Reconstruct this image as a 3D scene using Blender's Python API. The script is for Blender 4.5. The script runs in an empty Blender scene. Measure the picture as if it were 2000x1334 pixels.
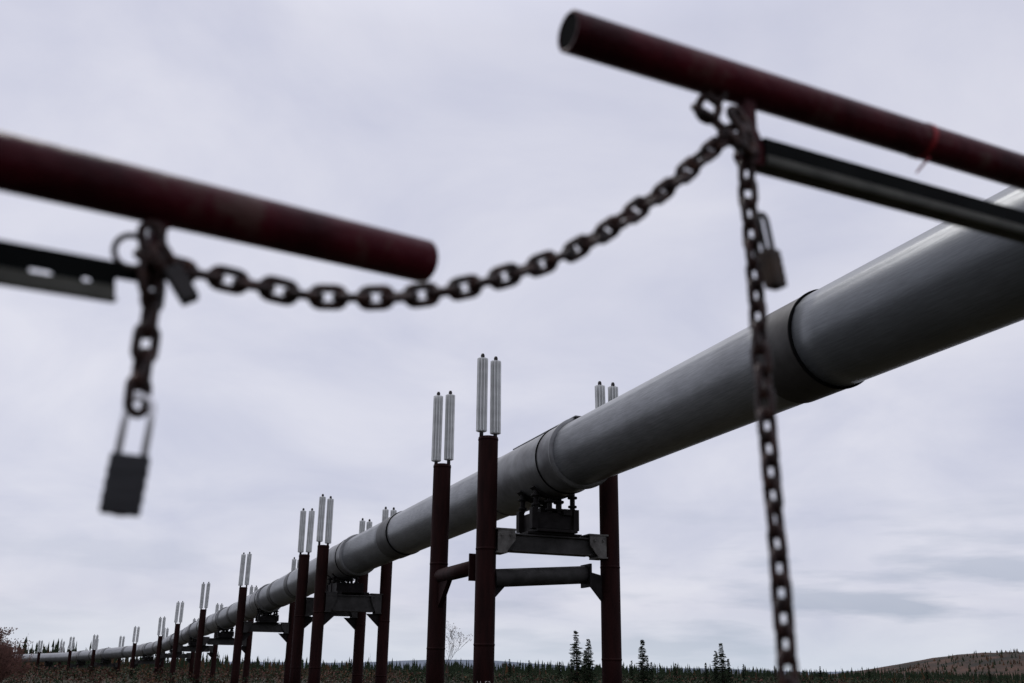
import bpy, math, random
from mathutils import Vector, Matrix, noise
random.seed(7)
H = 1.5                      # eye height above the ground
S = bpy.context.scene
COL = S.collection
V = Vector

# ------------------------------------------------------------------ materials
def mat(name, c1, c2=None, rough=0.6, metal=0.0, scale=6.0, stretch=(1, 1, 1), rotz=0.0, bump=0.0,
        bscale=40.0, c3=None, detail=6.0, lo=0.35, hi=0.68, spec=0.5, big=0.0, bigscale=0.9):
    m = bpy.data.materials.new(name); m.use_nodes = True
    nt = m.node_tree; n = nt.nodes; l = nt.links
    b = n["Principled BSDF"]
    tc = n.new("ShaderNodeTexCoord"); mp = n.new("ShaderNodeMapping"); mp.vector_type = 'POINT'
    mp.inputs["Scale"].default_value = stretch
    rt = n.new("ShaderNodeMapping"); rt.inputs["Rotation"].default_value = (0, 0, rotz)
    l.new(tc.outputs["Object"], rt.inputs["Vector"]); l.new(rt.outputs[0], mp.inputs["Vector"])
    nz = n.new("ShaderNodeTexNoise"); nz.inputs["Scale"].default_value = scale
    nz.inputs["Detail"].default_value = detail; nz.inputs["Roughness"].default_value = 0.6
    l.new(mp.outputs[0], nz.inputs["Vector"])
    r = n.new("ShaderNodeValToRGB"); l.new(nz.outputs["Fac"], r.inputs[0])
    c2 = c2 or tuple(x * 0.65 for x in c1)
    r.color_ramp.elements[0].position = lo; r.color_ramp.elements[0].color = (*c2, 1)
    r.color_ramp.elements[1].position = hi; r.color_ramp.elements[1].color = (*c1, 1)
    if c3:
        e = r.color_ramp.elements.new(min(0.95, hi + 0.08)); e.color = (*c3, 1)
    col = r.outputs[0]
    if big:
        nb = n.new("ShaderNodeTexNoise"); nb.inputs["Scale"].default_value = bigscale; nb.inputs["Detail"].default_value = 3
        l.new(rt.outputs[0], nb.inputs["Vector"])
        mr = n.new("ShaderNodeMapRange"); l.new(nb.outputs["Fac"], mr.inputs[0]); mr.inputs[1].default_value = .3; mr.inputs[2].default_value = .7
        mr.inputs[3].default_value = 1 - big; mr.inputs[4].default_value = 1 + big
        vm = n.new("ShaderNodeVectorMath"); vm.operation = 'SCALE'; l.new(col, vm.inputs[0]); l.new(mr.outputs[0], vm.inputs["Scale"])
        col = vm.outputs[0]
    l.new(col, b.inputs["Base Color"])
    rr = n.new("ShaderNodeMapRange"); l.new(nz.outputs["Fac"], rr.inputs[0])
    rr.inputs[3].default_value = min(1, rough + 0.1); rr.inputs[4].default_value = max(0.05, rough - 0.1)
    l.new(rr.outputs[0], b.inputs["Roughness"])
    b.inputs["Metallic"].default_value = metal
    b.inputs["Specular IOR Level"].default_value = spec
    if bump:
        n2 = n.new("ShaderNodeTexNoise"); n2.inputs["Scale"].default_value = bscale; n2.inputs["Detail"].default_value = 5
        l.new(mp.outputs[0], n2.inputs["Vector"])
        bp = n.new("ShaderNodeBump"); bp.inputs["Strength"].default_value = bump; bp.inputs["Distance"].default_value = 0.01
        l.new(n2.outputs["Fac"], bp.inputs["Height"]); l.new(bp.outputs[0], b.inputs["Normal"])
    return m

PA = math.atan2(0.35, 0.937)
M_PIPE = mat("galvanised_jacket", (0.128, 0.138, 0.148), (0.088, 0.095, 0.102), 0.34, 0.30, 7.0, (7, .45, 7), -PA, 0.10, 30, detail=10, lo=.34, hi=.68, spec=.55, big=.12)
M_PIPE_B = mat("galvanised_jacket_weathered", (0.195, 0.203, 0.212), (0.122, 0.128, 0.135), 0.36, 0.30, 7.0, (7, .4, 7), -PA, 0.10, 26, detail=10, lo=.34, hi=.68, spec=.55, big=.18)
M_SLEEVE = mat("sleeve_metal", (0.19, 0.195, 0.197), (0.085, 0.085, 0.087), 0.38, 0.30, 1.6, (1, 1, 1), 0, 0.2, 6)
M_BAND = mat("joint_band_dark", (0.046, 0.043, 0.041), (0.03, 0.028, 0.026), 0.5, 0.1, 3.0, spec=.2)
M_SEAM = mat("seam_black", (0.008, 0.008, 0.008), None, 0.9, 0.0, 3.0, spec=.02)
M_BAND2 = mat("joint_band_grey", (0.07, 0.07, 0.07), (0.045, 0.045, 0.045), 0.5, 0.2, 3.0, spec=.3)
M_POST = mat("post_rust_paint", (0.021, 0.0060, 0.0055), (0.011, 0.0040, 0.0038), 0.7, 0.0, 2.5, (3, 3, 0.5), 0, 0.2, 12, c3=(0.028, 0.011, 0.009), spec=.07)
M_FIN = mat("radiator_aluminium", (0.68, 0.69, 0.68), (0.54, 0.55, 0.54), 0.45, 0.3, 1.5, (1, 1, 3))
M_ROD = mat("dark_rod", (0.03, 0.027, 0.027), None, 0.6, 0.2, 10, spec=.2)
M_STEEL = mat("dark_weathered_steel", (0.014, 0.012, 0.012), (0.006, 0.005, 0.005), 0.65, 0.0, 4.0, (1, 1, 1), 0, 0.2, 20, spec=.12)
M_BEAM = mat("beam_grey_steel", (0.042, 0.040, 0.039), (0.018, 0.017, 0.016), 0.6, 0.1, 3.0, (1, 1, 1), 0, 0.2, 20, spec=.2)
M_CLAMP = mat("clamp_galvanised", (0.14, 0.135, 0.125), (0.05, 0.046, 0.043), 0.6, 0.1, 5.0, spec=.2)
M_RED = mat("gate_red_paint", (0.062, 0.0050, 0.0100), (0.030, 0.0028, 0.0054), 0.42, 0.0, 8.0, (1, 1, 1), 0, 0.25, 60, c3=(0.074, 0.034, 0.030), lo=0.36, hi=0.56, spec=.10, big=.3, bigscale=5)
M_LUG = mat("lug_red_paint", (0.060, 0.006, 0.009), (0.02, 0.0035, 0.0045), 0.5, 0.0, 60.0, c3=(0.025, 0.015, 0.012), spec=.12)
M_RAIL = mat("rail_black_green", (0.0032, 0.0042, 0.0038), (0.0015, 0.002, 0.002), 0.65, 0.0, 10, spec=.05)
M_RAILG = mat("rail_zinc_edge", (0.095, 0.095, 0.080), (0.050, 0.050, 0.042), 0.55, 0.0, 14, spec=.15)
M_CHAIN = mat("chain_rust", (0.036, 0.014, 0.010), (0.010, 0.0062, 0.0058), 0.45, 0.10, 60, (1, 1, 1), 0, 0.4, 200, c3=(0.10, 0.048, 0.032), hi=.60, spec=.3)
M_LOCK = mat("lock_steel", (0.036, 0.036, 0.040), (0.018, 0.018, 0.020), 0.5, 0.3, 40, (0.2, 0.2, 3), spec=.3)
M_BRASS = mat("lock_brass", (0.045, 0.025, 0.012), (0.018, 0.011, 0.007), 0.5, 0.3, 40, spec=.3)
M_SHACK = mat("shackle_steel", (0.92, 0.92, 0.94), (0.80, 0.80, 0.82), 0.25, 0.35, 30, spec=.8)
M_TAPE = mat("red_flagging", (0.26, 0.010, 0.014), (0.14, 0.007, 0.010), 0.5, 0, 20, spec=.2)
M_WHITE = mat("stencil_white", (0.5, 0.48, 0.45), (0.3, 0.28, 0.26), 0.7, 0, 60)
M_SPRUCE = mat("spruce_needles", (0.030, 0.046, 0.021), (0.010, 0.016, 0.009), 0.8, 0, 3.0, spec=0.1)
M_AUTUMN = mat("autumn_leaves", (0.10, 0.048, 0.022), (0.036, 0.023, 0.014), 0.8, 0, 0.2, spec=0.1)
M_BARK = mat("bark", (0.05, 0.04, 0.033), (0.03, 0.023, 0.02), 0.85, 0, 12, spec=0.1)
M_TWIG = mat("red_twigs", (0.095, 0.042, 0.033), (0.05, 0.025, 0.021), 0.85, 0, 4, spec=0.1)
M_SNAG = mat("dead_wood", (0.085, 0.072, 0.065), (0.05, 0.043, 0.04), 0.85, 0, 4, spec=0.1)
M_GROUND = mat("tundra_ground", (0.034, 0.026, 0.015), (0.014, 0.015, 0.009), 0.95, 0, 0.06, c3=(0.042, 0.029, 0.016), detail=12, spec=0.1)
M_HILL = mat("hill_autumn_tundra", (0.062, 0.036, 0.026), (0.022, 0.020, 0.016), 0.95, 0, 0.02, detail=12, spec=0.1, lo=0.40, hi=0.60)
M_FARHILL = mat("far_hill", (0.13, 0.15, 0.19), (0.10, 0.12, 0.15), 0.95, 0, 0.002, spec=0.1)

# ------------------------------------------------------------------ mesh builder
class MB:
    def __init__(s): s.v = []; s.f = []; s.sm = []; s.mi = []; s.cm = 0
    def add(s, vs, fs, smooth=False):
        o = len(s.v); s.v += [V(x) for x in vs]
        for f in fs: s.f.append([i + o for i in f]); s.sm.append(smooth); s.mi.append(s.cm)
    def box(s, c, size, ax=V((1, 0, 0)), up=V((0, 0, 1))):
        c = V(c); ax = V(ax).normalized(); up = V(up).normalized(); ay = up.cross(ax).normalized(); up = ax.cross(ay)
        a, b, d = [x / 2 for x in size]
        vs = [c + ax * a * i + ay * b * j + up * d * k for i in (-1, 1) for j in (-1, 1) for k in (-1, 1)]
        s.add(vs, [(0, 1, 3, 2), (4, 6, 7, 5), (0, 4, 5, 1), (2, 3, 7, 6), (0, 2, 6, 4), (1, 5, 7, 3)])
    def prism(s, pts, off):
        n = len(pts); off = V(off); pts = [V(p) for p in pts]
        vs = [p - off / 2 for p in pts] + [p + off / 2 for p in pts]
        s.add(vs, [list(range(n))[::-1], list(range(n, 2 * n))] + [(i, (i + 1) % n, n + (i + 1) % n, n + i) for i in range(n)])
    def tube(s, pts, rad, seg=16, caps=True, closed=False, ref=None, prof=None):
        pts = [V(p) for p in pts]; n = len(pts)
        if not isinstance(rad, (list, tuple)): rad = [rad] * n
        vs = []; u = None
        for i, p in enumerate(pts):
            if closed: t = (pts[(i + 1) % n] - pts[i - 1]).normalized()
            else: t = (pts[min(i + 1, n - 1)] - pts[max(i - 1, 0)]).normalized()
            if u is None:
                r0 = ref or (V((0, 0, 1)) if abs(t.z) < 0.9 else V((1, 0, 0)))
                u = (r0 - t * r0.dot(t)).normalized()
            else: u = (u - t * u.dot(t)).normalized()
            w = t.cross(u)
            for k in range(seg):
                a = 2 * math.pi * k / seg; q = rad[i] + (prof[k] if prof else 0)
                vs.append(p + (u * math.cos(a) + w * math.sin(a)) * q)
        fs = []
        m = n if closed else n - 1
        for i in range(m):
            for k in range(seg):
                a = i * seg + k; b = i * seg + (k + 1) % seg; j = (i + 1) % n
                fs.append((a, b, j * seg + (k + 1) % seg, j * seg + k))
        s.add(vs, fs, True)
        if caps and not closed:
            o = len(s.v) - n * seg
            s.f.append([o + k for k in range(seg)][::-1]); s.sm.append(False); s.mi.append(s.cm)
            s.f.append([o + (n - 1) * seg + k for k in range(seg)]); s.sm.append(False); s.mi.append(s.cm)
    def hollow(s, p0, p1, r, wall, seg=48):
        p0 = V(p0); p1 = V(p1); t = (p1 - p0).normalized()
        ru = V((0, 0, 1)); u = (ru - t * ru.dot(t)).normalized(); w = t.cross(u)
        rings = []
        e = wall * 0.35
        RG = ((p0 + t * .02, r - wall), (p0, r - wall), (p0, r - e), (p0 + t * e, r), (p0 + t * .006, r), (p1 - t * .006, r), (p1 - t * e, r), (p1, r - e), (p1, r - wall), (p1 - t * .02, r - wall), (p0 + t * .02, r - wall))
        for p, q in RG:
            rings.append([p + (u * math.cos(2 * math.pi * k / seg) + w * math.sin(2 * math.pi * k / seg)) * q for k in range(seg)])
        vs = [x for rg in rings for x in rg]
        fs = [(i * seg + k, i * seg + (k + 1) % seg, (i + 1) * seg + (k + 1) % seg, (i + 1) * seg + k) for i in range(len(RG) - 1) for k in range(seg)]
        s.add(vs, fs, True)
    def obj(s, name, mats, base=V((0, 0, 0)), parent=None, bevel=0.0, label=None):
        me = bpy.data.meshes.new(name)
        me.from_pydata([tuple(v - base) for v in s.v], [], s.f)
        if not isinstance(mats, (list, tuple)): mats = [mats]
        for m in mats: me.materials.append(m)
        me.polygons.foreach_set("use_smooth", s.sm); me.polygons.foreach_set("material_index", s.mi)
        me.update()
        o = bpy.data.objects.new(name, me); COL.objects.link(o)
        if parent: o.parent = parent
        else: o.location = base
        if bevel:
            b = o.modifiers.new("bevel", 'BEVEL'); b.width = bevel; b.segments = 2; b.limit_method = 'ANGLE'
        if label: o["label"] = label
        return o

def thing(name, base, label, cat, group=None):
    e = bpy.data.objects.new(name, None); e.location = base; e.empty_display_size = 0.2; COL.objects.link(e)
    e["label"] = label; e["category"] = cat
    if group: e["group"] = group
    return e
def tag(o, label=None, cat=None, group=None, kind=None):
    if label: o["label"] = label
    if cat: o["category"] = cat
    if group: o["group"] = group
    if kind: o["kind"] = kind
    return o
def P(x, y, z): return V((x, y, z + H))   # height given above eye level

# ------------------------------------------------------------------ pipeline axis
AX = [(12.69, -8, 4.6), (8.2, 4.0, 4.6), (5.58, 11, 4.6), (1.02, 23.2, 4.6), (-6.14, 40.45, 4.25), (-13.9, 59.5, 3.79), (-20.9, 76.6, 3.42),
      (-28.4, 94.6, 3.16), (-35.2, 110.6, 2.67), (-43.9, 127.6, 1.95), (-55.1, 143.6, 1.53), (-64.6, 158.6, 1.32), (-76.9, 175.6, 1.13),
      (-92, 193, 1.0), (-110, 212, 0.95)]
def axis(y):
    n = len(AX); i = 0
    while i < n - 2 and y > AX[i + 1][1]: i += 1
    def sl(j):
        a = AX[max(j - 1, 0)]; b = AX[min(j + 1, n - 1)]
        return [(b[k] - a[k]) / (b[1] - a[1]) for k in (0, 2)]
    y0, y1 = AX[i][1], AX[i + 1][1]; h = y1 - y0; t = (y - y0) / h
    s0, s1 = sl(i), sl(i + 1); r = []
    for q, k in enumerate((0, 2)):
        r.append((2*t**3-3*t*t+1)*AX[i][k] + (t**3-2*t*t+t)*h*s0[q] + (-2*t**3+3*t*t)*AX[i+1][k] + (t**3-t*t)*h*s1[q])
    return P(r[0], y, r[1])
R = 0.72
def seg_path(y0, y1, step=0.5):
    n = max(2, int((y1 - y0) / step) + 1)
    return [axis(y0 + (y1 - y0) * i / (n - 1)) for i in range(n)]

pl = thing("oil_pipeline", axis(23.2) * 1.0, "long elevated insulated grey metal pipeline on steel supports", "pipeline")
pb = pl.location.copy()
SEG = 96
prof = [0.0] * SEG
for k in (14, 15, 80, 81): prof[k] = 0.008
b = MB(); b.tube(seg_path(-8, 13.9, 0.8), R, SEG, True, prof=prof); b.obj("pipe_jacket", M_PIPE, pb, pl, label="smooth dark galvanised pipe section")
b = MB(); b.tube(seg_path(13.9, 34.6, 0.8), R, SEG, True, prof=prof); b.obj("pipe_jacket", M_PIPE_B, pb, pl)
b = MB(); b.tube(seg_path(34.6, 212, 1.0), R, SEG, True, prof=prof); b.obj("pipe_jacket", M_PIPE_B, pb, pl)
def ringpart(name, m, y0, y1, r, label=None):
    b = MB(); p = seg_path(y0, y1, 0.25); n = len(p)
    a = (p[0] - p[1]).normalized(); z = (p[-1] - p[-2]).normalized()
    pts = [p[0] + a * 0.010, p[0]] + ([p[0] - a * .02] if n > 2 else []) + p[1:-1] + ([p[-1] - z * .02] if n > 2 else []) + [p[-1], p[-1] + z * 0.010]
    rad = [R - 0.005] + [r] * (len(pts) - 2) + [R - 0.005]
    b.tube(pts, rad, SEG, True)
    return b.obj(name, m, pb, pl, label=label)
ringpart("joint_band", M_BAND, 13.62, 14.46, R + 0.022, "dark grey wrapped joint band")
ringpart("strap", M_SEAM, 13.575, 13.60, R + 0.034)
ringpart("joint_band", M_BAND2, 34.1, 35.2, R + 0.02)
ringpart("strap", M_SEAM, 34.03, 34.08, R + 0.03)
for (a, c, f1, f2) in ((4, 5, 0.55, 0.8), (5, 6, 0.35, 0.68), (6, 7, 0.35, 0.68), (7, 8, 0.4, 0.7), (8, 9, 0.4, 0.7), (9, 10, 0.5, 0.5), (10, 11, 0.5, 0.5)):
    for f in sorted({f1, f2}):
        yy = AX[a][1] * (1 - f) + AX[c][1] * f
        ringpart("joint_band", M_BAND2, yy - 0.4, yy + 0.4, R + 0.02)
for i in range(3, 12):
    y = AX[i][1]
    y0, y1 = (21.75, 25.7) if i == 3 else (y - 0.6, y + 2.0)
    ringpart("saddle_sleeve", M_SLEEVE, y0, y1, R + 0.050)
    ringpart("sleeve_flange", M_SLEEVE, y0 - 0.02, y0 + 0.05, R + 0.085)
    ringpart("sleeve_flange", M_SEAM, y0 + 0.74, y0 + 0.775, R + 0.070)
    ringpart("sleeve_flange", M_BAND2, y1 + 0.02, y1 + 0.06, R + 0.06)
b = MB()
c0 = axis(21.75); d0 = (axis(25.5) - axis(22.5)).normalized()
b.box(c0 + d0 * 1.75 + V((0, 0, 0.795)), (3.7, 0.42, 0.03), d0)
b.obj("top_splice_plate", M_SLEEVE, pb, pl, 0.006)

# ------------------------------------------------------------------ supports
GR = "pipeline supports"
def frame(y):
    d = (axis(y + 0.5) - axis(y - 0.5)); d.z = 0; d.normalize()
    return d, V((d.y, -d.x, 0))
def finned(b, base, h, r, seg=10):
    """star profile aluminium radiator"""
    vs = []; n = seg * 4
    levels = [(0.0, 0.7), (0.015, 1.0), (h - 0.015, 1.0), (h, 0.7)]
    for (z, k) in levels:
        for i in range(n):
            a = 2 * math.pi * (i + 0.25) / n
            q = r * k if i % 4 in (0, 1) else r * 0.48 * k
            vs.append(base + V((math.cos(a) * q, math.sin(a) * q, z)))
    fs = []
    for j in range(3):
        for i in range(n):
            fs.append((j * n + i, j * n + (i + 1) % n, (j + 1) * n + (i + 1) % n, (j + 1) * n + i))
    fs.append(list(range(n))[::-1]); fs.append([3 * n + i for i in range(n)])
    b.add(vs, fs)
def post(par, base, x, y, ztop, e, detail=True, fin=1.78):
    top = ztop + H; r = 0.228
    b = MB()
    seg = 40 if detail else 20
    prf = [(-0.2, r)]
    for zz in sorted((top - 0.06, top - 2.55, top - 4.6)):
        if zz > 0.4: prf += [(zz - 0.05, r), (zz - 0.022, r), (zz - 0.018, r + 0.007), (zz + 0.016, r + 0.007), (zz + 0.02, r), (zz + 0.035, r)]
    prf += [(top - .012, r), (top, r - 0.012)]
    b.tube([V((x, y, q[0])) for q in prf], [q[1] for q in prf], seg)
    po = b.obj("support_post", M_POST, base, par)
    rr = 0.128 if detail else 0.15
    for s in (-1, 1):
        tilt = V((random.uniform(-.012, .012), random.uniform(-.012, .012), 1))
        o = V((x, y, top)) + e * ((0.172 if detail else .20) * s)
        jz = random.uniform(-0.04, 0.04)
        b = MB(); finned(b, V((0, 0, 0)), fin, rr, 10 if detail else 7)
        for q in b.v:
            zq = q.z; q.x += tilt.x * zq + o.x; q.y += tilt.y * zq + o.y; q.z += o.z + .10 + jz
        ro = b.obj("heat_radiator", M_FIN, base, po)
        b = MB(); t1 = fin + 0.17 + jz
        b.tube([o - V((0, 0, 0.05)), o + V((0, 0, .1)), o + V((tilt.x * t1, tilt.y * t1, t1)), o + V((tilt.x * t1, tilt.y * t1, t1 + .04))], [0.046, .046, 0.046, 0.03], 12)
        b.obj("radiator_rod", M_ROD, base, po)
    return po
def boxbeam(th, base, p0, p1, h, w):
    b = MB()
    d = (p1 - p0); L = d.length; c = (p0 + p1) / 2
    b.box(c + V((0, 0, h / 2 - 0.02)), (L, w, 0.04), d)
    b.box(c - V((0, 0, 0.022)), (L * 0.80, w * 0.62, h - 0.046), d)
    b.box(c - V((0, 0, h / 2 - 0.012)), (L * 0.74, w * 0.95, 0.03), d)
    b.obj("crossbeam", M_BEAM, base, th, 0.006)
def support(A, t, ztop, zt2, pz, bt, yax, label, detail=True, four=0.0, beam_h=0.46, lower=False):
    d, e = frame(yax)
    A = V((A[0], A[1], 0)); C = A + e * t
    base = (A + C) / 2; th = thing("pipeline_support", base, label, "pipeline support", GR)
    post(th, base, A.x, A.y, ztop, e, detail)
    rows = [(A, C)]
    if four and not lower:
        B = A + d * four; D = C + d * four
        rows.append((B, D)); post(th, base, B.x, B.y, ztop, e, detail); post(th, base, D.x, D.y, zt2, e, detail)
    post(th, base, C.x, C.y, zt2, e, detail)
    z = bt + H
    for (a, c) in rows:
        p0 = a + e * 0.225; p1 = c - e * 0.225
        p0.z = p1.z = z - beam_h / 2
        boxbeam(th, base, p0, p1, beam_h, 0.36)
        for q, sg in ((a, 1), (c, -1)):
            b = MB()
            o = V((q.x, q.y, 0))
            for sd in (-0.21, 0.21):
                b.prism([o + e * sg * .20 + d * sd + V((0, 0, z + .05)), o + e * sg * .62 + d * sd + V((0, 0, z + .05)), o + e * sg * .62 + d * sd + V((0, 0, z - .16)),
                         o + e * sg * .42 + d * sd + V((0, 0, z - beam_h - .02)), o + e * sg * .20 + d * sd + V((0, 0, z - beam_h - .02))], d * 0.035)
            b.box(o + e * sg * 0.40 + V((0, 0, z + .072)), (0.50, 0.48, 0.035), e)
            b.box(o + e * sg * 0.30 + V((0, 0, z - beam_h - .04)), (0.26, 0.46, 0.035), e)
            for sd in (-0.245, 0.245):
                for u in (.28, .5):
                    q1 = o + e * sg * u + V((0, 0, z - .06)) 
                    b.tube([q1 + d * (sd - .02), q1 + d * (sd + .02)], .028, 6)
            b.obj("beam_clamp", M_CLAMP if lower else M_BEAM, base, th)
            if not lower:
                z0 = z - beam_h - 0.06
                b = MB(); b.prism([o + e * (0.22 * sg) + V((0, 0, z0)), o + e * (0.75 * sg) + V((0, 0, z0)), o + e * (0.22 * sg) + V((0, 0, z0 - 0.5))], d * 0.03)
                b.obj("gusset_plate", M_STEEL, base, th)
    pc = axis(yax); pc2 = V((pc.x, pc.y, 0))
    if four and not lower: pc2 = pc2 + d * (four / 2)
    if lower: pc2 = pc2 + d * 0.25 - e * .05
    zb = z + 0.004; zt = pc.z - R - 0.03
    hgt = zt - zb
    b = MB()
    b.box(pc2 + V((0, 0, zb + 0.03)), (1.35, 0.9, 0.05), e)
    b.box(pc2 + V((0, 0, zb + 0.09)), (1.0, 1.2, 0.066), e)
    if four and not lower:
        for s in (-1, 1):
            b.box(pc2 + e * (.55 * s) + V((0, 0, zb - .02)), (four, .2, .3), d)
        b.box(pc2 + V((0, 0, zb + .1 + hgt * .3)), (1.1, four * .7, hgt * .5), e)
    if hgt > 0.3:
        zf = zb + 0.125
        b.box(pc2 + V((0, 0, zf + hgt * .22)), (.95, .7, hgt * .44), e)
        b.box(pc2 + V((0, 0, zf + hgt * .50)), (.6, .6, hgt * .14), e)
        for s in (-1, 1):
            o = pc2 + d * (0.40 * s)
            for u in (-.52, .52):
                b.box(o + e * u + V((0, 0, zf + hgt * .27)), (.14, .18, hgt * .54), e)
            b.box(o + V((0, 0, zf + hgt * .23)), (1.0, .04, hgt * .40), e)
            b.box(o + e * .30 + V((0, 0, zf + hgt * .46)), (.22, .2, hgt * .16), e)
            for u in (-0.46, -0.12, 0.12, 0.46):
                q = o + e * u
                zz = zf + hgt * (0.42 if abs(u) < .4 else .52)
                topz = pc.z - math.sqrt(max(0.01, (R + 0.06) ** 2 - u * u)) + 0.02
                b.tube([q + V((0, 0, zz)), q + V((0, 0, topz))], .06, 12)
                for k, kk in ((0.15, 1.7), (.62, 1.9)):
                    zk = zz + (topz - zz) * k
                    b.tube([q + V((0, 0, zk)), q + V((0, 0, zk + 0.05))], .06 * kk, 12)
        for s in (-1, 1):
            n = 10
            arc = []
            for k in range(n + 1):
                a = math.radians(225 + 90 * k / n)
                arc.append((math.cos(a), math.sin(a)))
            cc = V((pc2.x, pc2.y, pc.z)) + d * (0.40 * s)
            ri, ro = R + 0.053, R + 0.10
            vs = []
            for (cx, sx) in arc:
                for rr in (ri, ro):
                    for w in (-0.10, 0.10):
                        vs.append(cc + e * cx * rr + V((0, 0, sx * rr)) + d * w)
            fs = []
            for k in range(n):
                o = k * 4; q = o + 4
                fs += [(o, o + 1, q + 1, q), (o + 2, q + 2, q + 3, o + 3), (o, q, q + 2, o + 2), (o + 1, o + 3, q + 3, q + 1)]
            fs += [(0, 2, 3, 1), (n * 4, n * 4 + 1, n * 4 + 3, n * 4 + 2)]
            b.add(vs, fs)
    b.obj("pipe_shoe", M_STEEL, base, th, 0.006)
    return th, base, A, C, d, e

th, base, A, C, d, e = support((-0.52, 22.6), 3.1, 5.13, 4.87, 4.6, 2.95, 23.2, "dark red steel pipeline support with three posts and paired radiators", lower=True, beam_h=0.40)
B = A + d * 3.42
post(th, base, B.x, B.y, 5.10, e)
zl = 2.0 + H
b = MB(); p0 = A + e * 0.2; p1 = A + e * 2.52; p0.z = zl - 0.05; p1.z = zl + 0.13
b.tube([p0, p1], 0.2, 32)
b.obj("lower_strut", M_BEAM, base, th)
b = MB(); p0 = B - d * 0.1 ; p1 = A + d * 0.35; p0.z = p1.z = 2.24 + H
b.tube([p0, p1], 0.17, 28)
b.obj("side_strut", M_POST, base, th)
b = MB(); b.box(A + d * 0.34 + V((0, 0, 2.2 + H)), (0.05, 0.55, 0.6), d)
b.obj("end_plate", M_POST, base, th)
b = MB()
b.prism([C - e * 0.2 + V((0, 0, zl + 0.12)), C - e * 0.66 + V((0, 0, zl + 0.22)), C - e * 0.66 + V((0, 0, zl + 0.02)), C - e * 0.2 + V((0, 0, zl - 0.5))], d * 0.05)
b.box(C - e * 0.62 + V((0, 0, zl + 0.1)), (0.05, 0.5, 0.52), e)
b.obj("strut_bracket", M_STEEL, base, th)
b = MB(); b.prism([B - d * 0.2 + V((0, 0, 2.1 + H)), B - d * 0.95 + V((0, 0, 2.1 + H)), B - d * 0.2 + V((0, 0, 1.45 + H))], e * 0.12)
b.obj("strut_bracket", M_POST, base, th)
b = MB(); b.prism([A + e * 0.2 + V((0, 0, zl - 0.2)), A + e * 0.45 + V((0, 0, zl - 0.23)), A + e * 0.2 + V((0, 0, zl - 0.5))], d * 0.05)
b.obj("strut_bracket", M_STEEL, base, th)

cu = bpy.data.curves.new("num", 'FONT'); cu.body = "11-52"; cu.size = 0.15; cu.align_x = 'CENTER'
to = bpy.data.objects.new("tmp", cu); COL.objects.link(to)
dg = bpy.context.evaluated_depsgraph_get()
me = bpy.data.meshes.new_from_object(to.evaluated_get(dg)); bpy.data.objects.remove(to)
face = math.atan2(-22.6, 0.52)
for v in me.vertices:
    a = face + v.co.x / 0.231; zz = v.co.y
    v.co = V((A.x - base.x + math.cos(a) * 0.2315, A.y - base.y + math.sin(a) * 0.2315, zz + H - 0.32))
me.materials.append(M_WHITE)
num = bpy.data.objects.new("stencilled_number", me); COL.objects.link(num); num.parent = th

LB = "dark red steel pipeline support with paired radiators and grey crossbeam"
support((-7.36, 40.0), 2.62, 4.62, 4.35, 4.25, 2.75, 40.45, "dark red steel pipeline anchor with four posts and deep crossbeams", four=3.75, beam_h=0.62)
support((-15.3, 59.0), 2.95, 4.38, 4.2, 3.79, 2.4, 59.5, LB)
support((-22.5, 76.0), 3.5, 4.02, 3.9, 3.42, 2.0, 76.6, LB)
support((-30.0, 94.0), 3.5, 3.68, 3.6, 3.16, 1.75, 94.6, LB, False)
support((-36.8, 110.0), 3.5, 3.04, 3.0, 2.67, 1.3, 110.6, LB, False)
support((-45.5, 127.0), 3.5, 2.63, 2.6, 1.95, 0.7, 127.6, LB, False)
support((-56.7, 143.0), 3.5, 2.05, 1.95, 1.53, 0.3, 143.6, LB, False)
support((-66.2, 158.0), 3.5, 2.1, 2.0, 1.32, 0.1, 158.6, LB, False)
support((-78.5, 175.0), 3.5, 1.95, 1.9, 1.13, -0.1, 175.6, LB, False)

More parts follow.
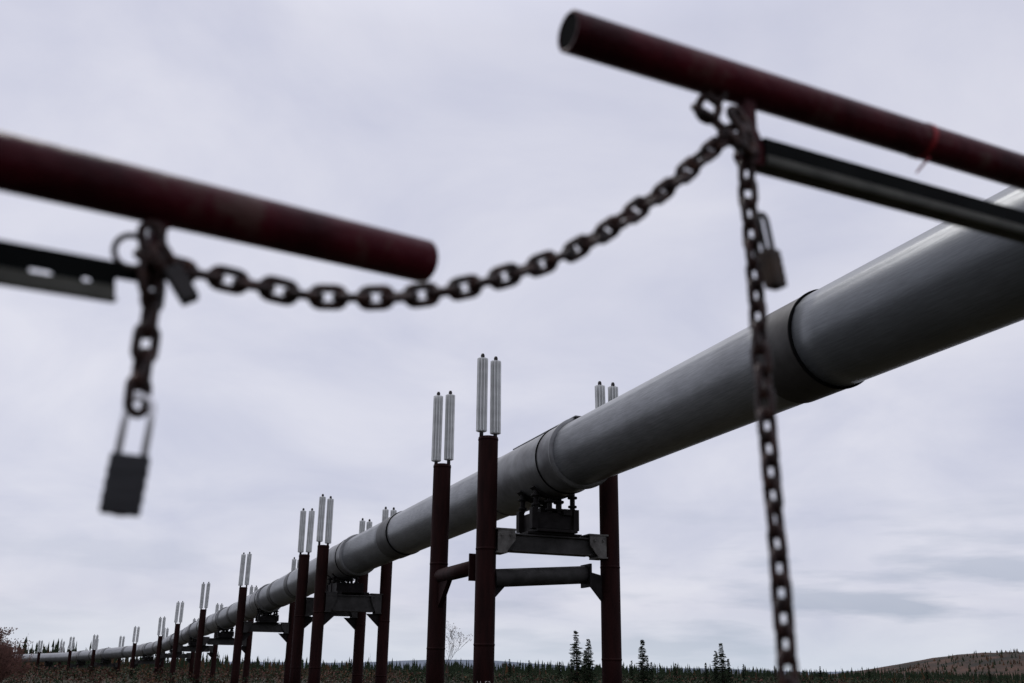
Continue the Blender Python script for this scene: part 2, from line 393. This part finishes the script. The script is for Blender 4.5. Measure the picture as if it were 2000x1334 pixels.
# ------------------------------------------------------------------ gate arms
def channel(b, p0, p1, w, h, wall):
    d = (p1 - p0).normalized(); L = (p1 - p0).length; c = (p0 + p1) / 2
    sd = V((0, 0, 1)).cross(d).normalized(); up = d.cross(sd)
    b.cm = 0
    b.box(c + up * (h / 2 - wall / 2), (L, w, wall), d)
    for s in (-1, 1):
        b.cm = 0
        b.box(c + sd * s * (w / 2 - wall / 2) + up * (h * .13), (L, wall, h * .68), d)
        b.cm = 1
        b.box(c + sd * s * (w / 2 + wall * .3) - up * (h * .365), (L, wall, h * .27), d)
        b.box(c + sd * s * (w / 2 - 0.006) - up * (h / 2 + wall / 2), (L, 0.014, wall), d)
    b.cm = 0
def slotted_angle(b, p0, p1, w, h, wall, ext):
    d = (p1 - p0).normalized(); L = (p1 - p0).length; c = (p0 + p1) / 2
    sd = V((0, 0, 1)).cross(d).normalized(); up = d.cross(sd)
    b.cm = 0
    b.box(c + up * (h / 2 - wall / 2) + sd * (w / 2 - wall / 2) + d * ext / 2, (L + ext, w, wall), d)
    hs, hl = 0.0052, 0.0150
    hu = h - hs - hl - wall
    b.box(c + up * (h / 2 - wall - hu / 2), (L, wall, hu), d)
    b.box(c + up * (h / 2 - wall - .008) + d * (L / 2 + ext / 2), (ext, wall, .016), d)
    zs = h / 2 - wall - hu - hs / 2
    end = L; seq = [(.025, .010), (.030, .024)] + [(.036, .024)] * 40
    for sol, gap in seq:
        st = max(0, end - sol)
        m = p0 + d * ((end + st) / 2) + up * zs
        b.box(m, (end - st, wall, hs), d)
        b.box(p0 + d * (st - .0012) + up * (zs + hs * .36), (.0024, wall, hs * .28), d)
        b.box(p0 + d * (st - .0012) + up * (zs - hs * .36), (.0024, wall, hs * .28), d)
        end = st - gap
        if end <= 0.01: break
    b.cm = 1
    b.box(c - up * (h / 2 - hl / 2 - .0006) - sd * .0012, (L, wall, hl - .0012), d)
    b.box(c - up * (h / 2 + wall / 2) - sd * 0.003, (L, wall + .008, wall), d)
    b.cm = 0

RT = 0.0300
L0 = P(-.53, .917, .492); L1 = P(-.132, 1.30, .549); ld = (L1 - L0)
LS = L0 - ld * 1.7
ga = thing("gate_arm", V((LS.x, LS.y, 0)), "dark red tubular gate arm with slotted rail and chain bracket", "gate", "arms of a red pipe gate")
gb = ga.location.copy()
b = MB(); b.hollow(LS, L1 + ld * .018, RT + .0006, 0.004); b.obj("arm_tube", M_RED, gb, ga)
b = MB()
slotted_angle(b, LS - V((0, 0, .108)), L0 + ld * 0.243 - V((0, 0, .108)), 0.026, 0.044, 0.003, .040)
b.obj("lower_rail", [M_RAIL, M_RAILG], gb, ga)
def bracket(base, par, at, d, ztop, zbot, wtop, wbot, th_=.014):
    b = MB()
    c = at; sd = V((0, 0, 1)).cross(d).normalized()
    zt = c.z + ztop; zb = c.z + zbot; zm = zt + (zb - zt) * 0.45
    q = V((c.x, c.y, 0))
    pts = [q - d * wtop + V((0, 0, zt)), q + d * wtop + V((0, 0, zt)), q + d * wtop * .9 + V((0, 0, zm)),
           q + d * wbot + V((0, 0, zb + 0.030)), q + d * wbot * .7 + V((0, 0, zb)), q - d * wbot * .7 + V((0, 0, zb)),
           q - d * wbot + V((0, 0, zb + 0.014)), q - d * wtop * .9 + V((0, 0, zm))]
    b.prism(pts, sd * th_)
    b.tube([q + V((0, 0, zt - 0.002)) - d * wtop * 1.5, q + V((0, 0, zt - 0.002)) + d * wtop * 1.5], 0.006, 8)
    b.tube([q + sd * -0.018 + V((0, 0, zb + 0.02)), q + sd * 0.018 + V((0, 0, zb + 0.02))], 0.009, 6)
    return b.obj("chain_bracket", M_LUG, base, par, 0.0015)
bl = L0 + ld * 0.315
bracket(gb, ga, bl, ld.normalized(), -RT + 0.003, -0.090, 0.0095, 0.014)
R0 = P(.072, 1.175, .843); R1 = P(.925, 1.615, .869); rd = (R1 - R0)
RE = R0 + rd * 3.2
gr = thing("gate_arm", V((RE.x, RE.y, 0)), "dark red tubular gate arm with plugged end and black rail", "gate", "arms of a red pipe gate")
rb = gr.location.copy()
b = MB(); b.hollow(R0, RE, RT, 0.004); b.obj("arm_tube", M_RED, rb, gr)
b = MB()
rn = rd.normalized()
b.tube([R0 + rn * .0008, R0 + rn * .005], [RT - .0042, RT - .0042], 40)
b.obj("end_plug", M_SEAM, rb, gr)
b = MB(); channel(b, R0 + rd * 0.345 - V((0, 0, .112)), RE - V((0, 0, .112)), 0.030, 0.041, 0.003)
b.obj("lower_rail", [M_RAIL, M_RAILG], rb, gr)
br = R0 + rd * 0.326
bracket(rb, gr, br, rd.normalized(), -RT + 0.003, -0.137, 0.0110, 0.025, .020)

def arm_pt(s): return R0 + rd * s
b = MB()
c = arm_pt(.725); dn = rd.normalized(); sd = V((0, 0, 1)).cross(dn).normalized(); up = dn.cross(sd)
n = 30; vs = []; fs = []
for i in range(n + 1):
    a = 2 * math.pi * i / n
    for w in (-0.006, 0.006):
        vs.append(c + (sd * math.cos(a) + up * math.sin(a)) * (RT + 0.0014) + dn * (w + 0.006 * math.sin(a)))
for i in range(n): fs.append((2 * i, 2 * i + 1, 2 * i + 3, 2 * i + 2))
b.add(vs, fs, True)
tail = []
st = c - up * (RT + 0.001) - sd * 0.006
for i in range(13):
    t = i / 12; q = st + V((-0.026 * t * t + .004 * math.sin(t * 6), -0.012 * t, -0.034 * t + 0.005 * math.sin(t * 5)))
    tail += [q - dn * 0.0045 * (1 - .5 * t), q + dn * 0.0045 * (1 - .5 * t)]
b.add(tail, [(2 * i, 2 * i + 1, 2 * i + 3, 2 * i + 2) for i in range(12)], True)
tag(b.obj("flagging_tape", M_TAPE, c.copy()), "thin red plastic ribbon tied around the gate tube", "ribbon")

# ------------------------------------------------------------------ chains
PITCH, WIRE, WID = 0.0292, 0.0106, 0.0312
def link(b, c, t, nrm, pitch=PITCH, wire=WIRE, wid=WID):
    t = t.normalized(); nrm = (nrm - t * nrm.dot(t)).normalized()
    rr = (wid - wire) / 2; hs = max(0.001, (pitch + wire) / 2 - rr); pts = []
    for k in range(9):
        a = -math.pi / 2 + math.pi * k / 8; pts.append(c + t * (hs + rr * math.cos(a)) + nrm * (rr * math.sin(a)))
    for k in range(9):
        a = math.pi / 2 + math.pi * k / 8; pts.append(c + t * (-hs + rr * math.cos(a)) + nrm * (rr * math.sin(a)))
    b.tube(pts, wire / 2, 12, False, True, ref=t.cross(nrm))
def catmull(p, n=24):
    p = [2 * p[0] - p[1]] + p + [2 * p[-1] - p[-2]]; o = []
    for i in range(1, len(p) - 2):
        for k in range(n):
            t = k / n
            o.append(0.5 * ((2 * p[i]) + (p[i + 1] - p[i - 1]) * t + (2 * p[i - 1] - 5 * p[i] + 4 * p[i + 1] - p[i + 2]) * t * t + (3 * p[i] - p[i - 1] - 3 * p[i + 1] + p[i + 2]) * t ** 3))
    o.append(p[-2]); return o
def chain(name, pts, off, label, twist=0.0, wire=WIRE, wid=WID, pitch=PITCH, jit=10):
    c = catmull([P(*q) for q in pts]); L = [0]
    for i in range(1, len(c)): L.append(L[-1] + (c[i] - c[i - 1]).length)
    def at(s):
        s = min(max(s, 0), L[-1] - 1e-6); i = 0
        while L[i + 1] < s: i += 1
        return c[i].lerp(c[i + 1], (s - L[i]) / (L[i + 1] - L[i]))
    n = int(round(L[-1] / pitch)); pit = L[-1] / n; b = MB()
    for i in range(n):
        s = (i + .5) * pit; q = at(s); t = at(s + pit / 2) - at(s - pit / 2)
        t.normalize()
        r0 = t.cross(V((0.15, 1, 0))).normalized()
        a = math.radians(off + (90 if i % 2 else 0) + twist * i + random.uniform(-jit, jit))
        nr = Matrix.Rotation(a, 3, t) @ r0
        link(b, q, (t + V([random.uniform(-.04, .04) for _ in range(3)])), nr, pit, wire, wid)
    o = b.obj(name, M_CHAIN, at(0)); tag(o, label, "chain"); return o
chain("chain", [(-.392, 1.034, .425), (-.375, 1.0395, .423), (-.328, 1.057, .420), (-.28, 1.074, .4155), (-.233, 1.092, .414), (-.171, 1.115, .4215), (-.109, 1.138, .435), (-.049, 1.160, .457),
      (.032, 1.190, .4975), (.0864, 1.210, .532), (.1325, 1.227, .570), (.1776, 1.2435, .611), (.220, 1.259, .650), (.2696, 1.277, .705), (.3035, 1.290, .739), (.338, 1.304, .765)],
      10, "rusty brown steel chain sagging between two red gate arms", 1.6, jit=14)
chain("chain", [(-.402, 1.034, .44), (-.401, 1.038, .40), (-.402, 1.040, .34), (-.403, 1.040, .262)], 30, "short rusty chain hanging from gate bracket holding a padlock", 0.0)
chain("chain", [(.345, 1.306, .745), (.342, 1.312, .70), (.344, 1.316, .60), (.346, 1.318, .45), (.349, 1.318, .25), (.352, 1.318, .05), (.354, 1.318, -.2)], 42, "long rusty steel chain hanging straight down from gate bracket", 0.5, wire=.0106, wid=.0315, pitch=.0318)
b = MB()
link(b, P(.286, 1.290, .794), V((.35, .1, .9)), V((.9, .3, -.35)), .028, .0130, .044)
link(b, P(.300, 1.290, .820), V((.5, .1, .7)), V((.7, .2, -.5)), .020, .0110, .032)
link(b, P(.279, 1.284, .783), V((.9, .1, -.5)), V((.2, .8, .5)), .022, .0120, .034)
for (x, y, z, tx, ty, tz, nx, ny, nz) in (
    (.303, 1.296, .768, .7, .1, -.7, .3, .9, .3), (.322, 1.290, .756, .8, .1, .35, -.4, .3, .8), (.341, 1.290, .742, .2, .1, -1, .7, .7, 0.1), (.330, 1.286, .772, .5, .1, -.8, .7, .5, .4), (.322, 1.288, .738, .6, .1, -.6, .2, .9, .1)):
    link(b, P(x, y, z), V((tx, ty, tz)), V((nx, ny, nz)), PITCH, .0122, .034)
tag(b.obj("chain_knot", M_CHAIN, P(.30, 1.30, .79)), "knot of rusty chain links looped around the gate bracket", "chain")
b = MB()
for (x, y, z, tx, ty, tz, nx, ny, nz) in (
    (-.398, 1.026, .432, .9, .2, -.2, 0, .8, .6), (-.404, 1.024, .452, .2, .2, -1, .9, .3, .1), (-.382, 1.026, .418, .8, .2, -.7, .1, .8, .3), (-.401, 1.026, .408, .1, .1, -1, .6, .8, 0)):
    link(b, P(x, y, z), V((tx, ty, tz)), V((nx, ny, nz)), PITCH, .0106, .0312)
tag(b.obj("chain_knot", M_CHAIN, P(-.39, 1.03, .43)), "tangle of rusty chain links around the lower gate bracket", "chain")

def padlock(pos, w, h, dp, sh, ax, up, mbody, mshack, label, wire=0.0055):
    ax = V(ax).normalized(); up = V(up).normalized()
    th = thing("padlock", pos, label, "padlock"); base = V(pos)
    c = V(pos); ay = up.cross(ax).normalized(); ax = ay.cross(up).normalized()
    b = MB(); nl = 9; rings = []
    def ring(k, zc):
        pts = []
        for (sx, sy) in ((-1, -1), (1, -1), (1, 1), (-1, 1)):
            for q in range(4):
                a = math.atan2(sy, sx) - math.pi / 4 + math.pi / 2 * q / 3
                rx = w * 0.12
                pts.append(c + ax * (sx * (w / 2 - rx) + math.cos(a) * rx) * k + ay * (sy * (dp / 2 - rx) + math.sin(a) * rx) * k + up * zc)
        return pts
    for i in range(nl):
        k = 1.0 if i % 2 == 0 else 0.965
        rings += [ring(k * (.94 if i == 0 else 1), -h / 2 + h * i / nl), ring(k * (.94 if i == nl - 1 else 1), -h / 2 + h * (i + 1) / nl)]
    n = 16; vs = [p for r in rings for p in r]
    fs = [(j * n + i, j * n + (i + 1) % n, (j + 1) * n + (i + 1) % n, (j + 1) * n + i) for j in range(len(rings) - 1) for i in range(n)]
    fs += [list(range(n))[::-1], [(len(rings) - 1) * n + i for i in range(n)]]
    b.add(vs, fs)
    b.obj("lock_body", mbody, base, th)
    b = MB(); rr = w * 0.32; pts = [c - ax * rr + up * (h / 2 - 0.004)]
    pts.append(c - ax * rr + up * (h / 2 + sh - rr))
    for k in range(1, 12):
        a = math.pi - math.pi * k / 12; pts.append(c + ax * rr * math.cos(a) + up * (h / 2 + sh - rr + rr * math.sin(a)))
    pts.append(c + ax * rr + up * (h / 2 + sh - rr)); pts.append(c + ax * rr + up * (h / 2 - 0.004))
    b.tube(pts, wire / 2 * 1.25, 12)
    b.obj("lock_shackle", mshack, base, th)
    b = MB(); b.tube([c - up * (h / 2), c - up * (h / 2 + 0.0015)], w * 0.16, 16)
    b.obj("keyhole", M_BRASS, base, th)
padlock(P(-.403, 1.038, .180), .041, .062, .019, .064, (1, .25, 0), (0.06, 0, 1), M_LOCK, M_SHACK, "dark grey laminated padlock with bright shackle hanging on chain", .0066)
padlock(P(.3635, 1.290, .538), .027, .054, .022, .058, (1, .7, 0), (-.12, 0, 1), M_BRASS, M_ROD, "small brown brass padlock hanging on the long chain", 0.0065)
padlock(P(-.362, 1.014, .396), .020, .044, .016, .034, (.8, .3, .3), (-.55, 0, .8), M_ROD, M_CHAIN, "small dark barrel padlock tilted beside the lower gate bracket", 0.007)
b = MB(); c = P(-.423, 1.018, .436); pts = []
for k in range(24):
    a = 2 * math.pi * k / 24; pts.append(c + V((.9, .3, -.1)) * .019 * math.cos(a) + V((.05, 0, 1)) * .019 * math.sin(a))
b.tube(pts, .0036, 8, False, True)
tag(b.obj("wire_ring", M_CHAIN, c), "dark bent wire ring looped at the lower bracket", "ring")

# ------------------------------------------------------------------ ground and hills
b = MB(); G = 9000
b.add([(-G, -G, 0), (G, -G, 0), (G, G, 0), (-G, G, 0)], [(0, 1, 2, 3)])
tag(b.obj("ground", M_GROUND), kind="structure")
def hill(name, m, y, depth, x0, x1, fn, nx=90, ny=14):
    b = MB(); vs = []; fs = []
    for j in range(ny + 1):
        for i in range(nx + 1):
            u = i / nx; v = j / ny
            z = fn(u) * math.sin(math.pi * v) ** 0.8 - 1.0
            z += (random.uniform(-1, 1)) * 0.02 * fn(u)
            vs.append((x0 + (x1 - x0) * u, y + depth * (v - 0.5), z))
    for j in range(ny):
        for i in range(nx):
            a = j * (nx + 1) + i; fs.append((a, a + 1, a + nx + 2, a + nx + 1))
    b.add(vs, fs, True); tag(b.obj(name, m), kind="structure")
def sm(u, a, c): 
    t = min(1, max(0, (u - a) / (c - a))); return t * t * (3 - 2 * t)
HF = lambda u: 38 * sm(u, 0, 0.17) + 3 * math.sin(u * 22) * sm(u, 0, .2) - 6 * sm(u, .3, 1)
HX = 470
hill("hill", M_HILL, 1500, 700, HX, 1960, HF)
hill("far_hills", M_FARHILL, 6000, 1500, -4500, 4500, lambda u: 36 + 16 * math.sin(u * 17) + 8 * math.sin(u * 41 + 1))

# ------------------------------------------------------------------ vegetation
def spruce_far(b, x, y, h, w, mi, z0_=0.0, nn=None):
    b.cm = mi
    n = nn or random.randint(3, 6); z0 = h * 0.04
    lx = random.uniform(-.04, .04) * h
    for i in range(n):
        k = i / n; zb = z0 + (h - z0) * k * 0.92; zt = zb + (h - z0) * (1.45 / n)
        if i == n - 1: zt = h
        r = w * (1 - k) ** 0.8 * random.uniform(0.55, 1.25) + 0.05
        ph = random.random() * 6; sides = 5; o = []
        ox = lx * k
        for s in range(sides * 2):
            a = ph + math.pi * s / sides; q = r * (random.uniform(.7, 1.2) if s % 2 == 0 else .45)
            o.append((x + ox + math.cos(a) * q, y + math.sin(a) * q, z0_ + zb + (0 if s % 2 == 0 else .12 * h / n)))
        o.append((x + ox, y, z0_ + min(zt, h)))
        b.add(o, [(s, (s + 1) % (2 * sides), 2 * sides) for s in range(2 * sides)])
def elev(s):
    T = [(-.7, .019), (-.5, .017), (-.42, .014), (-.33, .010), (-.25, .0065), (-.1, .006), (0, .0065), (.1, .0055), (.3, .0042), (.6, .0042)]
    for i in range(len(T) - 1):
        if T[i][0] <= s <= T[i + 1][0]:
            return T[i][1] + (T[i + 1][1] - T[i][1]) * (s - T[i][0]) / (T[i + 1][0] - T[i][0])
    return .006
b = MB()
for i in range(6200):
    y = 200 + 420 * random.random() ** 0.9; s = random.uniform(-.68, .62); x = s * y
    if s < -.3 and y < 260: y += 80; x = s * y
    cl = noise.noise(V((x * .045, y * .02, 3.3))) + .6 * noise.noise(V((x * .2, y * .05, 9.1)))
    if cl < -.4: continue
    h = H + elev(s) * y * random.triangular(.0, 1.5, .5) * (1 + .7 * cl)
    if random.random() < .04: h *= 1.3
    q = random.random(); left = s < -.15
    if q < (.25 if left else .06): spruce_far(b, x, y, h * .85, h * .22, 1)
    elif q < (.33 if left else .14):
        b.cm = 2; b.tube([(x, y, 0), (x + random.uniform(-.2, .2), y, h * 1.12)], [.06, .02], 4, False)
    else: spruce_far(b, x, y, h, h * random.uniform(.10, .19), 0)
for i in range(900):
    u = random.random() ** 1.3 * .5; v = random.uniform(.12, .5)
    x = HX + (1960 - HX) * u; y = 1500 + 700 * (v - .5); z = HF(u) * math.sin(math.pi * v) ** .8 - 1.5
    spruce_far(b, x, y, random.uniform(3, 7), random.uniform(1.0, 1.8), 0 if random.random() < .6 else 1, z, 2)
tag(b.obj("spruce_forest", [M_SPRUCE, M_AUTUMN, M_SNAG]), "distant dark spruce forest with brown autumn birches", "forest", kind="stuff")
b = MB()
for i in range(9500):
    y = 65 + 190 * random.random() ** 1.05; s = random.uniform(-.65, .6); x = s * y
    lf = 1.55 if s < -.1 else 1.25
    if y < 100: lf *= .75
    hh = random.uniform(.4, 1.0) * lf; w = hh * .7; q = random.random()
    b.cm = (0 if q < .24 else 1 if q < .50 else 2) if s < -.1 else (2 if q < .8 else 1 if q < .92 else 0)
    for k in range(12):
        p = V((x + random.gauss(0, w * .4), y + random.gauss(0, w * .4), random.uniform(.05, 1) * hh)); r_ = .12 if y < 100 else .17
        vv = [p + V((random.uniform(-r_, r_), random.uniform(-r_, r_), random.uniform(-r_, r_))) for _ in range(3)]
        b.add(vv, [(0, 1, 2)])
tag(b.obj("tundra_shrubs", [M_AUTUMN, M_TWIG, M_SPRUCE]), "low brown and rust coloured autumn shrubs on tundra", "shrubs", kind="stuff")

def spruce_meshes(seed, h, w):
    random.seed(seed)
    t = MB(); lean = random.uniform(-.03, .03)
    t.tube([V((0, 0, -.1)), V((lean * .5 * h, 0, h * .5)), V((lean * h, 0, h))], [h * .018, h * .011, .006], 8)
    c = MB(); z = h * .06
    while z < h * .985:
        k = z / h; rr = w * (1 - k) ** .75 * random.uniform(.5, 1.25) + .05
        for q in range(random.randint(4, 7)):
            a = random.random() * 6.283; L = rr * random.uniform(.6, 1.15)
            dr = V((math.cos(a), math.sin(a), 0)); sd = V((-dr.y, dr.x, 0)); o = V((lean * z, 0, z))
            t.tube([o, o + dr * L + V((0, 0, -.12 * L))], [.010, .004], 3, False)
            m = max(3, int(L / .06))
            for i in range(m):
                f = (i + .6) / m; p = o + dr * L * f + V((0, 0, -.28 * L * f * (1 - .6 * f)))
                ww = .08 * (1.25 - f) + .03
                for _ in range(4):
                    g = (sd * random.uniform(-1, 1) + dr * .7 + V((0, 0, random.uniform(-.7, .35)))).normalized() * ww * random.uniform(1.0, 1.9)
                    hq = V((random.uniform(-.035, .035), random.uniform(-.035, .035), .024))
                    c.add([p - hq, p + g, p + hq], [(0, 1, 2)])
        z += h * random.uniform(.014, .031)
    return t, c
protos = []
for sd_, h_, w_ in ((1, 4.6, 1.10), (2, 4.0, .76), (3, 4.2, .90)):
    t, c = spruce_meshes(sd_, h_, w_); protos.append((t, c, h_))
cache = {}
def spruce(x, y, h, k, rot):
    t, c, h0 = protos[k]
    tr = thing("spruce_tree", (x, y, 0), "slender dark green spruce tree standing on tundra", "tree", "lone spruces on the tundra")
    s = h / h0; tr.scale = (s, s, s); tr.rotation_euler = (0, 0, rot)
    if k not in cache:
        a = t.obj("trunk", M_BARK); bb = c.obj("crown", M_SPRUCE); cache[k] = (a, bb)
    else:
        a = cache[k][0].copy(); bb = cache[k][1].copy(); COL.objects.link(a); COL.objects.link(bb)
    a.parent = tr; bb.parent = tr
for i, (sx, y, e_) in enumerate(((.0665, 72, .0385), (.0775, 76, .0305), (.1285, 90, .0310), (.2050, 80, .0285), (.1985, 96, .021), (.189, 140, .010), (.118, 130, .011), (.0735, 95, .020), (.061, 110, .012),
        (.298, 150, .008), (.255, 160, .008), (.05, 150, .009), (.40, 160, .008), (.345, 170, .007), (-.03, 140, .010), (.002, 160, .011), (-.20, 150, .009), (.16, 165, .009), (.46, 150, .009), (.225, 130, .009), (.137, 140, .010), (.02, 150, .010), (-.15, 160, .009), (.211, 110, .014), (.133, 120, .014))):
    spruce(sx * y, y, H + e_ * y, i % 3, i * 1.7)

def twiggy(name, x, y, h, label, m, seed, n0, spread, leaves=0, dep=4):
    random.seed(seed)
    th = thing(name, (x, y, 0), label, "tree" if "birch" in name else "bush")
    b = MB(); lf = MB()
    def br(p, d, L, r, dep):
        q = p + d * L * .5 + V((random.uniform(-.05, .05), random.uniform(-.05, .05), 0)) * L; e2 = q + (d + V((random.uniform(-.15, .15), random.uniform(-.15, .15), .12))).normalized() * L * .5
        b.tube([p, q, e2], [r, r * .75, r * .5], 4, False)
        if dep == 0:
            for _ in range(leaves):
                o = q.lerp(e2, random.random()) + V([random.uniform(-.08, .08) for _ in range(3)])
                lf.add([o, o + V((.045, 0, .02)), o + V((0, .03, .05))], [(0, 1, 2)])
            return
        for k in range(random.randint(3, 4)):
            f = random.uniform(.3, 1.0); o = p.lerp(e2, f)
            nd = (d + V((random.gauss(0, spread), random.gauss(0, spread), random.uniform(0, .35)))).normalized()
            br(o, nd, L * random.uniform(.5, .72), r * .6, dep - 1)
    for i in range(n0):
        br(V((x + random.uniform(-.3, .3) * (n0 > 1), y + random.uniform(-.3, .3) * (n0 > 1), -.05)), V((random.gauss(0, .12 if n0 == 1 else .3), random.gauss(0, .12), 1)).normalized(), h * .5, h * .0048, dep)
    base = V((x, y, 0)); b.obj("branches" if n0 > 1 else "trunk", m, base, th)
    if lf.v: lf.obj("leaves" if n0 > 1 else "crown", M_AUTUMN if n0 == 1 else M_TWIG, base, th)
twiggy("birch_tree", -.060 * 50, 50, 4.1, "bare thin birch sapling with sparse withered leaves", M_SNAG, 11, 1, .42, 1)
for i, (sx, y, h) in enumerate(((-.521, 36, 2.9), (-.510, 38, 2.8), (-.500, 42, 2.5), (-.54, 30, 2.9), (-.518, 33, 2.7), (-.505, 34, 2.3), (-.49, 46, 2.1), (-.495, 52, 2.2))):
    twiggy("willow_bush", sx * y, y, h, "reddish brown bare twiggy willow bush on tundra", M_TWIG, 20 + i, 9, .42, 4)

# ------------------------------------------------------------------ camera
cam = bpy.data.cameras.new("Camera"); co = bpy.data.objects.new("Camera", cam); COL.objects.link(co); S.camera = co
cam.lens = 35; cam.sensor_width = 36; cam.clip_start = 0.02; cam.clip_end = 30000
rot = Matrix.Rotation(math.radians(108.3), 4, 'X') @ Matrix.Rotation(0.013, 4, 'Z')
co.matrix_world = Matrix.Translation((0, 0, H)) @ rot
cam.dof.use_dof = True; cam.dof.focus_distance = 24; cam.dof.aperture_fstop = 3.3

# ------------------------------------------------------------------ light
SUN_EL, SUN_AZ = math.radians(58), math.radians(-40)
sun = bpy.data.lights.new("sun", 'SUN'); sun.energy = 1.5; sun.angle = math.radians(25); sun.color = (1, .98, .95)
so = bpy.data.objects.new("sun", sun); COL.objects.link(so)
dirv = V((math.sin(SUN_AZ) * math.cos(SUN_EL), math.cos(SUN_AZ) * math.cos(SUN_EL), math.sin(SUN_EL)))
so.rotation_euler = dirv.to_track_quat('Z', 'Y').to_euler()
w = bpy.data.worlds.new("World"); S.world = w; w.use_nodes = True
nt = w.node_tree; n = nt.nodes; l = nt.links
bg = n["Background"]; out = n["World Output"]
sky = n.new("ShaderNodeTexSky"); sky.sky_type = 'NISHITA'; sky.sun_disc = False; sky.sun_elevation = SUN_EL; sky.sun_rotation = SUN_AZ
l.new(sky.outputs[0], bg.inputs[0]); bg.inputs[1].default_value = 0.10
tc = n.new("ShaderNodeTexCoord"); sp = n.new("ShaderNodeSeparateXYZ"); l.new(tc.outputs["Generated"], sp.inputs[0])
def mth(op, a, b_=None):
    m = n.new("ShaderNodeMath"); m.operation = op
    for i, q in enumerate((a, b_)):
        if q is None: continue
        if isinstance(q, (int, float)): m.inputs[i].default_value = q
        else: l.new(q, m.inputs[i])
    return m.outputs[0]
zc = mth('MAXIMUM', sp.outputs[2], 0.0); zz = mth('ADD', zc, 0.34)
cx = mth('DIVIDE', sp.outputs[0], zz); cy = mth('DIVIDE', sp.outputs[1], zz)
cb = n.new("ShaderNodeCombineXYZ"); l.new(cx, cb.inputs[0]); l.new(cy, cb.inputs[1])
n1 = n.new("ShaderNodeTexNoise"); n1.inputs["Scale"].default_value = 2.4; n1.inputs["Detail"].default_value = 7; n1.inputs["Roughness"].default_value = .52
n1.inputs["Distortion"].default_value = .45
l.new(cb.outputs[0], n1.inputs["Vector"])
r1 = n.new("ShaderNodeValToRGB"); l.new(n1.outputs["Fac"], r1.inputs[0])
r1.color_ramp.elements[0].position = .30; r1.color_ramp.elements[0].color = (.575, .59, .725, 1)
r1.color_ramp.elements[1].position = .68; r1.color_ramp.elements[1].color = (.77, .768, .855, 1)
n2 = n.new("ShaderNodeTexNoise"); n2.inputs["Scale"].default_value = 1.0; n2.inputs["Detail"].default_value = 7
mp = n.new("ShaderNodeMapping"); mp.inputs["Scale"].default_value = (5.5, 5.5, 34); mp.inputs["Location"].default_value = (5.1, 2.4, .7)
l.new(tc.outputs["Generated"], mp.inputs[0]); l.new(mp.outputs[0], n2.inputs["Vector"])
r2 = n.new("ShaderNodeValToRGB"); l.new(n2.outputs["Fac"], r2.inputs[0])
r2.color_ramp.elements[0].position = .49; r2.color_ramp.elements[0].color = (0, 0, 0, 1)
r2.color_ramp.elements[1].position = .62; r2.color_ramp.elements[1].color = (1, 1, 1, 1)
low = n.new("ShaderNodeMapRange"); l.new(sp.outputs[2], low.inputs[0]); low.inputs[1].default_value = .05; low.inputs[2].default_value = .18; low.inputs[3].default_value = 1; low.inputs[4].default_value = 0
east = n.new("ShaderNodeMapRange"); l.new(sp.outputs[0], east.inputs[0]); east.inputs[1].default_value = -.1; east.inputs[2].default_value = .35; east.inputs[3].default_value = .35; east.inputs[4].default_value = 1
fac = mth('MULTIPLY', mth('MULTIPLY', mth('MULTIPLY', r2.outputs[0], low.outputs[0]), east.outputs[0]), .8)
mx = n.new("ShaderNodeMixRGB"); l.new(fac, mx.inputs[0]); l.new(r1.outputs[0], mx.inputs[1]); mx.inputs[2].default_value = (.38, .43, .55, 1)
hz = n.new("ShaderNodeMapRange"); l.new(sp.outputs[2], hz.inputs[0]); hz.inputs[1].default_value = 0; hz.inputs[2].default_value = .06; hz.inputs[3].default_value = .6; hz.inputs[4].default_value = 0
mx2 = n.new("ShaderNodeMixRGB"); l.new(hz.outputs[0], mx2.inputs[0]); l.new(mx.outputs[0], mx2.inputs[1]); mx2.inputs[2].default_value = (.64, .73, .83, 1)
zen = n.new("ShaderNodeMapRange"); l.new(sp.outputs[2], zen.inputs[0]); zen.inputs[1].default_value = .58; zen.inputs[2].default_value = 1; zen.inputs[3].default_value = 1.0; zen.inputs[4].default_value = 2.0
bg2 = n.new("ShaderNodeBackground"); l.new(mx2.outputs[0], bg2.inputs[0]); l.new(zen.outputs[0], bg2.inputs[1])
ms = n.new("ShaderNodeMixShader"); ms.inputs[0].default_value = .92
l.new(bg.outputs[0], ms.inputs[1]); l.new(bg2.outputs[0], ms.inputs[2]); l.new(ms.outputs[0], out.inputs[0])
S.view_settings.view_transform = 'Standard'; S.view_settings.look = 'None'; S.view_settings.exposure = 0
